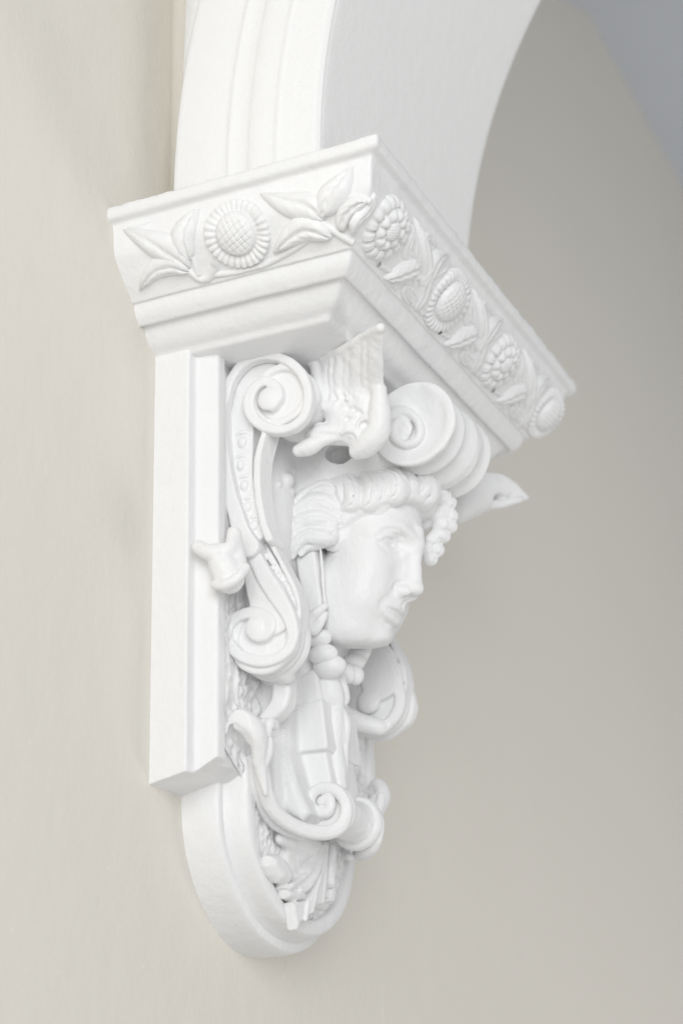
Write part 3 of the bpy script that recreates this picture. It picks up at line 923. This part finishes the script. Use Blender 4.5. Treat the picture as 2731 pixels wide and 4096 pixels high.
# ------------------------------------------------------------------ lower scroll
def lower_scroll():
    V = Vol((80, 346, -1165), (370, 560, -790), 2.5)
    c = [(225,365,-1031)][0]
    V.lathe_y((c[0], c[2]), [(374, 86), (378, 92), (390, 92), (395, 88), (404, 86), (410, 90), (416, 90), (422, 87), (432, 92), (444, 93), (452, 88), (456, 60)], 3)
    V.lathe_y((c[0], c[2]), [(360, 74), (372, 70), (384, 66)], 4, 'sub')
    sp = [(199,365,-809),(230,365,-877),(268,365,-941),(297,365,-994),(307,365,-1039),(293,365,-1076),(258,365,-1094),(211,365,-1092),(165,365,-1069),(138,365,-1036),(133,365,-1005),(150,365,-979),(185,365,-969),(220,365,-976),(245,365,-996),(249,365,-1017),(233,365,-1032),(210,365,-1027),(201,365,-1007)]
    band_y(V, sp, [17, 21, 21, 17, 15, 14, 14, 14, 14, 14, 14, 14, 14, 14, 14, 14, 14, 15, 18], 361, 392, 7, 4)
    V.lathe_y((c[0], c[2]), [(440, 58), (450, 66), (466, 72)], 4, 'sub')
    V.ell((c[0]-8, 452, c[2]), (34, 14, 34), 6)
    V.tube([(c[0]+20, 456, c[2]-76), (c[0]-30, 490, c[2]-60), (c[0]-70, 540, c[2]-40)], [22, 26, 30], 10)
    web = [(189,372,-818),(212,372,-884),(236,372,-933),(252,372,-981)]
    band_y(V, web, [16, 34, 48, 52], 371, 460, 4, 4)
    V.ell([(209,366,-1009)][0], (27, 11, 28), 5)
    ch = [(217,392,-793),(257,392,-866),(287,392,-923),(305,392,-980),(300,392,-1030)]
    band_y(V, ch, [8, 9, 9, 7, 2], 392, 450, 2, 2)
    f2 = [(239,382,-788),(276,382,-863),(304,382,-923),(316,382,-976),(312,382,-1029)]
    band_y(V, f2, [5, 6, 6, 4, 1], 382, 435, 2, 2)
    for q in [(230,392,-825),(247,392,-855),(262,392,-880),(277,392,-907),(290,392,-930)]: V.ell(q, (7, 7, 9), 2)
    V.rough(0.5, 20, 22)
    return V.mesh('lower_scroll', relax=1)
ls = obj('lower_scroll', lower_scroll(), WHITE, corbel)
mirrored(ls)

# ------------------------------------------------------------------ bud where the scrolls meet the frame
def bud():
    V = Vol((90, 190, -1010), (290, 340, -790), 2.5)
    V.tube([(128,236,-836),(157,232,-854),(188,236,-858),(208,246,-843),(209,262,-807)], [18, 19, 19, 17, 14], 4)
    V.tube([(172,254,-857),(185,256,-888),(195,262,-916)], [30, 36, 36], 8)
    V.tube([(207,262,-803),(209,268,-846),(213,272,-888)], [14, 22, 22], 10)
    V.tube([(168,240,-934),(201,232,-942),(228,238,-929),(243,254,-899)], [11, 12, 12, 10], 3)
    V.rough(0.9, 14, 23)
    return V.mesh('bud', relax=1)
bd = obj('bud', bud(), WHITE, corbel)
mirrored(bd)

# ------------------------------------------------------------------ ridged leaf flaring out under the corner of the capital
def wing():
    V = Vol((250, 110, -700), (690, 540, -300), 2.5)
    T = lambda p, r, k=7, flat=None: V.tube(p, r, k, 'add', 6, flat)
    cols = [[(363,455,-405),(361,448,-368),(360,442,-330),(372,435,-299)],
            [(390,455,-400),(394,437,-371),(403,420,-343),(420,400,-317)],
            [(427,448,-406),(440,420,-376),(454,394,-349),(473,365,-326)],
            [(476,440,-418),(494,401,-390),(512,364,-361),(533,327,-329)],
            [(520,432,-429),(545,383,-403),(568,334,-374),(591,286,-341)]]
    G_ = np.array(cols, float)                         # columns x rows x 3
    rows = np.stack([spline(G_[:, j], 10) for j in range(4)], 1)
    tr = np.gradient(rows, axis=1); tc_ = np.gradient(rows, axis=0)
    nrm = np.cross(tr, tc_); nrm /= np.linalg.norm(nrm, axis=2)[:, :, None]
    nrm *= np.sign(nrm @ np.array([0.38, -0.85, -0.37]))[:, :, None]
    n = len(rows)
    for i in range(n):
        s_ = i/(n-1)*3.75+0.12
        fr = abs(s_-round(s_))
        d = -12+16*math.sin(math.pi*(s_ % 1.0))**0.7+(13*math.exp(-(fr/0.11)**2) if 0.5 < s_ < 3.5 else 0)
        env = np.array([0.5, 1.0, 1.0, 0.5])[:, None]
        V.tube(rows[i]+nrm[i]*d*env, [10, 6, 6, 8], 2)
    V.tube(rows[:, -1]+nrm[:, -1]*2, 10.5, 6, n=2)
    V.tube([(318,430,-297),(345,432,-300),(377,424,-305)], [7, 11, 11], 10)
    V.tube([(365,455,-401),(354,452,-365),(348,448,-320),(335,440,-301)], [14, 18, 20, 16], 10)
    # web behind and the horn-shaped body
    T([(522,428,-434),(516,442,-481),(504,452,-528),(471,462,-551),(442,468,-560)], [18, 26, 30, 30, 22], 12)
    T([(401,482,-395),(440,480,-455),(449,476,-517)], [40, 46, 40], 14)
    T([(467,462,-408),(472,466,-451)], [34, 40], 14)
    T([(367,470,-422),(402,468,-463),(439,470,-492)], [30, 36, 38], 14)
    T([(327,462,-504),(369,462,-500),(406,466,-501)], [22, 30, 36], 14)
    # broken leaf edges
    for q, r in zip([(446,440,-412),(407,440,-410),(480,440,-452),(390,440,-413)], (12, 9, 9, 8)): V.ell(q, (r, r, r*1.1), 5)
    V.tube([(458,436,-514),(467,436,-499),(484,436,-495),(497,436,-511),(494,436,-526)], [6, 7, 7, 7, 5], 4)
    V.ell([(475,436,-511)][0], (12, 9, 10), 6, 'sub')
    V.tube([(415,436,-520),(432,436,-515),(449,436,-523)], [6, 8, 6], 4)
    V.tube([(430,446,-441),(446,446,-466),(463,446,-479)], [4, 5, 4], 4)
    r_ = random.Random(5)
    for q in [(390,438,-425),(399,438,-438),(410,438,-429),(420,438,-442),(427,438,-422),(436,438,-433),(442,438,-451),(453,438,-443),(460,438,-429),(470,438,-442),(463,438,-460),(474,438,-467),(424,438,-458),(439,438,-472),(452,438,-486),(432,438,-499),(445,438,-506),(419,438,-505),(455,438,-529),(435,438,-530)]:
        r = r_.uniform(6, 11); V.ell((q[0], q[1]+r_.uniform(-6, 8), q[2]), (r, r, r*r_.uniform(0.8, 1.6)), 3)
    for q in [(400,436,-423),(420,436,-423),(434,436,-459),(463,436,-479),(408,436,-449),(449,436,-465),(429,436,-486)]: V.ell((q[0], q[1]-4, q[2]), (9, 8, 8), 5, 'sub')
    # side leaves running back under the scroll
    T([(426,452,-464),(399,446,-454),(363,444,-432)], [10, 16, 14], 6)
    T([(430,452,-486),(398,446,-484),(382,444,-488)], [8, 12, 8], 5)
    T([(417,450,-515),(387,440,-508),(360,434,-505),(343,432,-511)], [12, 16, 18, 14], 6)
    T([(401,448,-521),(358,436,-529),(331,430,-541),(301,428,-546)], [10, 17, 21, 16], 6)
    T([(386,444,-497),(353,440,-486),(339,436,-504)], [6, 9, 6], 5)
    V.rough(0.5, 12, 31); V.rough(0.9, 30, 32)
    return V.mesh('flared_leaf', relax=1)
wg = obj('flared_leaf', wing(), WHITE, corbel)

def horn():
    V = Vol((380, 1040, -620), (720, 1340, -310), 3)
    V.tube([(457,1090,-492),(481,1140,-452),(506,1190,-418),(534,1230,-400),(566,1265,-405),(598,1290,-416)], [46, 54, 54, 44, 28, 9], 6)
    V.ell([(557,1195,-450)][0], (60, 26, 20), 8, 'sub')
    V.tube([(507,1180,-459),(543,1210,-455),(577,1235,-442),(598,1280,-423)], [14, 13, 11, 7], 8)
    V.rough(1.0, 30, 33)
    return V.mesh('curled_leaf', relax=1)
hn = obj('curled_leaf', horn(), WHITE, corbel); hn['label'] = 'curled leaf tip sticking out beyond the double scroll'
# ------------------------------------------------------------------ double scroll over the brow
def spool():
    V = Vol((380, 588, -630), (700, 880, -300), 2.5)
    c = [(537,604,-451)][0]
    cx, cz = c[0], c[2]
    V.lathe_y((cx, cz), [(600, 110), (604, 114), (614, 114), (620, 108), (636, 93), (660, 91), (676, 103), (684, 108), (692, 107), (702, 98), (716, 93),
                         (738, 102), (760, 113), (785, 116), (800, 108), (812, 104), (830, 106), (850, 117), (862, 112)], 3)
    V.ell((cx-10, 596, cz), (98, 22, 98), 10, 'sub')
    sp = [(461,604,-429),(479,604,-413),(515,604,-414),(546,604,-440),(555,604,-477),(541,604,-502),(511,604,-503),(487,604,-480),(486,604,-450),(509,604,-439),(528,604,-459),(525,604,-478)]
    V.tube(sp, [5, 9, 11, 12, 12, 12, 12, 12, 11, 9, 7, 4], 6)
    V.ell([(508,610,-465)][0], (26, 14, 28), 8)
    V.ell((cx-60, 660, cz+30), (70, 60, 70), 20)
    V.rough(0.8, 30, 41)
    return V.mesh('double_scroll', relax=1)
spl = obj('double_scroll', spool(), WHITE, corbel)
spl['label'] = 'double scroll over the brow of the face'
def headdress():
    """smooth hood between the wings, scroll and hair"""
    V = Vol((150, 520, -720), (560, 950, -300), 4)
    V.ell((300, 735, -480), (185, 172, 130), 0)
    V.ell((430, 735, -430), (110, 115, 110), 30)
    V.ell((240, 735, -575), (130, 165, 115), 30)
    V.ell([(339,600,-504)][0], (36, 66, 26), 5, 'sub')
    V.rough(1.0, 40, 6)
    return V.mesh('hood', relax=1)
obj('hood', headdress(), WHITE, head)

# ------------------------------------------------------------------ lower half: tapering shaft, drop, foot scroll and fan of leaves
def shaft():
    V = Vol((120, 500, -1480), (330, 960, -1010), 2.5)
    # shaft: boxes that taper downwards
    blk = [(180,627,-1133),(256,627,-1123),(268,627,-1240),(264,627,-1252),(169,627,-1249)]
    V.extr_y(blk, 627, 833, 6, 0)
    up = [(160,640,-1064),(235,640,-1033),(248,640,-1120),(174,640,-1134),(159,640,-1140)]
    V.extr_y(up, 642, 818, 10, 12)
    dn = [(164,645,-1240),(254,645,-1243),(270,645,-1337),(262,645,-1386),(204,645,-1389),(168,645,-1325)]
    V.extr_y(dn, 646, 814, 6, 6)
    # ribbed flank running back to the ground
    fl = [(145,600,-1189),(178,600,-1153),(193,600,-1148),(191,600,-1260),(222,600,-1364),(246,600,-1416),(225,600,-1436),(189,600,-1416),(169,600,-1387),(150,600,-1332),(136,600,-1270)]
    V.extr_y(fl, 560, 900, 20, 14)
    V.box((100, 540, -1440), (178, 920, -1060), 16, 20)
    for q in RIBS:
        V.tube([(q[0]-12, q[1]+6, q[2]-5), (q[0], q[1]+2, q[2]), (q[0]+24, q[1]+1, q[2]+2)], [4, 4.5, 3], 7, n=4)
    V.rough(0.5, 22, 51)
    return V.mesh('shaft', relax=1)
RIBS = [(168,560,-1212),(166,560,-1226),(165,560,-1240),(164,560,-1255),(164,560,-1269),(164,560,-1284),(166,560,-1298),(169,560,-1313),(172,560,-1326),(175,560,-1340)]
obj('shaft', shaft(), WHITE, corbel)

def drop():
    V = Vol((180, 640, -1400), (340, 830, -1040), 2.5)
    T = lambda p, r, k=4: V.tube(p, r, k, 'add', 5)
    T([(243,690,-1043),(245,690,-1070),(252,694,-1098),(258,700,-1117)], [30, 32, 32, 24], 6)
    T([(267,716,-1049),(269,722,-1079),(269,724,-1102),(263,716,-1118)], [14, 16, 18, 12], 5)
    V.engrave([(266,712,-1059),(263,712,-1081),(268,712,-1102),(279,712,-1115)], 4, 4)
    T([(250,708,-1123),(256,706,-1137)], [18, 24], 6)
    T([(260,696,-1148),(258,696,-1182),(257,698,-1230),(260,700,-1284),(262,702,-1325)], [20, 22, 20, 22, 20], 5)
    T([(273,712,-1142),(280,716,-1173),(275,716,-1228),(270,716,-1282),(268,714,-1323)], [12, 13, 10, 12, 12], 4)
    T([(275,700,-1149),(276,702,-1183),(277,704,-1217)], [5, 6, 4], 3)
    V.rough(0.5, 18, 52)
    return V.mesh('tassel', relax=1)
obj('tassel', drop(), WHITE, corbel)

def foot_scroll():
    V = Vol((110, 330, -1540), (340, 730, -1130), 2.5)
    # S-shaped stem from the frame to the foot scroll
    st = [(199,390,-1284),(192,420,-1333),(189,450,-1383),(193,485,-1422),(209,525,-1445),(233,565,-1458),(262,600,-1462),(290,622,-1453),(308,634,-1426),(310,636,-1391),(290,636,-1358),(260,636,-1346),(230,636,-1351),(216,636,-1373),(223,636,-1393),(242,636,-1405),(262,636,-1404),(271,636,-1388),(263,636,-1373),(249,636,-1377)]
    V.tube(st, [16, 19, 19, 18, 18, 18, 18, 17, 16, 15, 15, 15, 15, 15, 15, 15, 15, 14, 14, 14], 4, n=5)
    for off in (-0.55, 0.35):
        V.engrave(np.array(st[:13], float)+np.array([0.45-0.5*off, -0.85, 0.75*off])*17, 4.0, 3.2, 4)
    st2 = [(164,430,-1308),(160,462,-1373),(162,505,-1422),(180,545,-1451),(212,590,-1467)]
    V.tube(st2, [12, 13, 13, 12, 10], 6)
    # curled leaf at the head of the stem
    V.tube([(157,326,-1234),(177,338,-1229),(197,350,-1241),(212,366,-1266),(209,384,-1294),(200,396,-1324)], [10, 17, 25, 28, 26, 20], 6, 'add', 5, (0, 1.5))
    V.tube([(160,326,-1236),(151,326,-1248),(146,330,-1265)], [10, 9, 6], 5)
    V.tube([(170,346,-1249),(186,352,-1256),(199,366,-1279)], [10, 15, 14], 8)
    V.tube([(223,404,-1276),(217,408,-1305),(201,412,-1336)], [10, 13, 12], 6)
    V.tube([(200,396,-1324),(202,410,-1360),(205,420,-1397)], [16, 12, 5], 5)
    V.rough(0.5, 18, 53)
    return V.mesh('foot_scroll', relax=1)
def hook():
    V = Vol((110, 390, -1340), (340, 540, -1080), 2.5)
    # hooked stem hanging from the lower scroll
    band_y(V, [(219,470,-1091),(221,470,-1136),(214,470,-1167),(192,470,-1188),(173,470,-1195)], [22, 24, 23, 19, 10], 470, 520, 9, 5)
    V.box(np.array([(171,420,-1210)][0])+[0, 0, -30], np.array([(225,420,-1215)][0])+[0, 40, 0], 8, 8)
    V.tube([(213,424,-1231),(209,424,-1261)], [10, 8], 6)
    V.rough(0.5, 18, 56)
    return V.mesh('hooked_stem', relax=1)
obj('hooked_stem', hook(), WHITE, corbel)
fs = obj('foot_scroll', foot_scroll(), WHITE, corbel)
mirrored(fs)

def foot_roll():
    V = Vol((170, 624, -1470), (350, 836, -1290), 2.5)
    c = [(261,640,-1401)][0]
    V.lathe_y((c[0], c[2]), [(640, 54), (644, 62), (656, 66), (664, 62), (668, 52), (690, 50), (770, 50), (790, 54), (796, 64), (806, 68), (816, 66), (820, 62), (824, 50)], 3)
    V.lathe_y((c[0], c[2]), [(634, 50), (642, 47), (645, 40)], 4, 'sub')
    V.ell([(253,640,-1380)][0], (15, 12, 15), 4)
    V.rough(0.5, 14, 54)
    return V.mesh('foot_roll', relax=1)
obj('foot_roll', foot_roll(), WHITE, corbel)

def fan():
    V = Vol((130, 400, -1690), (300, 1000, -1400), 2.5)
    X = lambda poly, x1, rnd=8, k=2: V.extr_x([(0, p[1], p[2]) for p in poly], 148, x1, rnd, k)
    V.tube([(166,568,-1472),(166,640,-1465),(166,719,-1462),(166,780,-1456)], [14, 24, 28, 20], 8, 'add', 5, (0, 1.3))
    X([(184,484,-1526),(184,535,-1514),(184,573,-1524),(184,598,-1547),(184,600,-1566),(184,580,-1578),(184,533,-1581),(184,508,-1568),(184,490,-1550)], 192, 21)
    X([(184,763,-1448),(184,718,-1500),(184,669,-1538),(184,610,-1566),(184,564,-1586),(184,580,-1594),(184,638,-1579),(184,677,-1575),(184,719,-1543),(184,756,-1502),(184,790,-1444)], 186, 7)
    V.tube([(184,782,-1445),(184,753,-1498),(184,716,-1541),(184,672,-1573),(184,638,-1583)], [5, 8, 9, 9, 6], 4)
    V.tube([(184,758,-1462),(184,710,-1516),(184,649,-1554),(184,590,-1580)], [3, 5, 6, 6], 4)
    X([(184,573,-1593),(184,648,-1576),(184,670,-1580),(184,677,-1596),(184,637,-1607),(184,584,-1611)], 186, 16)
    X([(184,790,-1444),(184,755,-1515),(184,707,-1568),(184,690,-1601),(184,686,-1637),(184,705,-1628),(184,728,-1605),(184,772,-1596),(184,772,-1547),(184,787,-1501),(184,805,-1441)], 187, 7)
    V.tube([(184,796,-1443),(184,771,-1504),(184,728,-1565),(184,700,-1623)], [4, 6, 7, 6], 3)
    V.tube([(184,801,-1442),(184,784,-1506),(184,771,-1558),(184,762,-1592)], [3, 5, 6, 5], 3)
    X([(184,811,-1440),(184,829,-1437),(184,826,-1494),(184,813,-1552),(184,801,-1543),(184,797,-1499)], 196, 7)
    X([(184,823,-1548),(184,841,-1519),(184,853,-1526),(184,848,-1566),(184,832,-1584),(184,775,-1588),(184,809,-1574)], 184, 7)
    X([(184,610,-1615),(184,684,-1601),(184,683,-1629),(184,670,-1648),(184,650,-1661),(184,634,-1678),(184,628,-1662),(184,621,-1644)], 180, 8)
    V.tube([(184,681,-1602),(184,675,-1624),(184,665,-1649)], [5, 6, 5], 3)
    for q in [(160,591,-1584),(160,609,-1596),(160,633,-1607),(160,577,-1578)]: V.ell(q, (14, 8, 14), 4)
    V.box((120, 610, -1600), (165, 850, -1420), 14, 14)
    V.rough(0.6, 16, 55)
    # mirrored half
    V.D = np.minimum(V.D, V.D[:, ::-1, :]) if False else V.D
    return V.mesh('fan_of_leaves', relax=1)
fn = obj('fan_of_leaves', fan(), WHITE, corbel)

# runs and nibs of dried wall paint
def drip(pts, r):
    P = spline(pts, 5); v = []; f = []; n = len(P)
    for i, p in enumerate(P):
        t = i/(n-1); rr = r*(0.45+0.55*t)*(1 if i < n-1 else 0.3)
        for k in range(7):
            a = math.pi*k/6
            v.append((p[0]+rr*math.sin(a)*0.8-0.4, p[1]+rr*math.cos(a), p[2]))
    for i in range(n-1):
        for k in range(6): f.append((i*7+k, i*7+k+1, (i+1)*7+k+1, (i+1)*7+k))
    o = obj('paint_run', mesh_from('paint_run', v, f), BEIGE); o.parent = wl
    return o
drip([(0,932,-1693),(0,927,-1709),(0,920,-1730),(0,918,-1750)], 4)
drip([(0,1648,-1430),(0,1651,-1467),(0,1652,-1492)], 2.5)
drip([(0,1537,-1738),(0,1540,-1773),(0,1545,-1796)], 3)
for u in [(0,-274,-1778),(0,-240,-1394),(0,75,-1601),(0,3157,-1360),(0,-83,-240),(0,-99,-1841),(0,228,-1790)]:
    drip([(0, u[1], u[2]), (0, u[1]+1, u[2]-5), (0, u[1], u[2]-9)], 3)
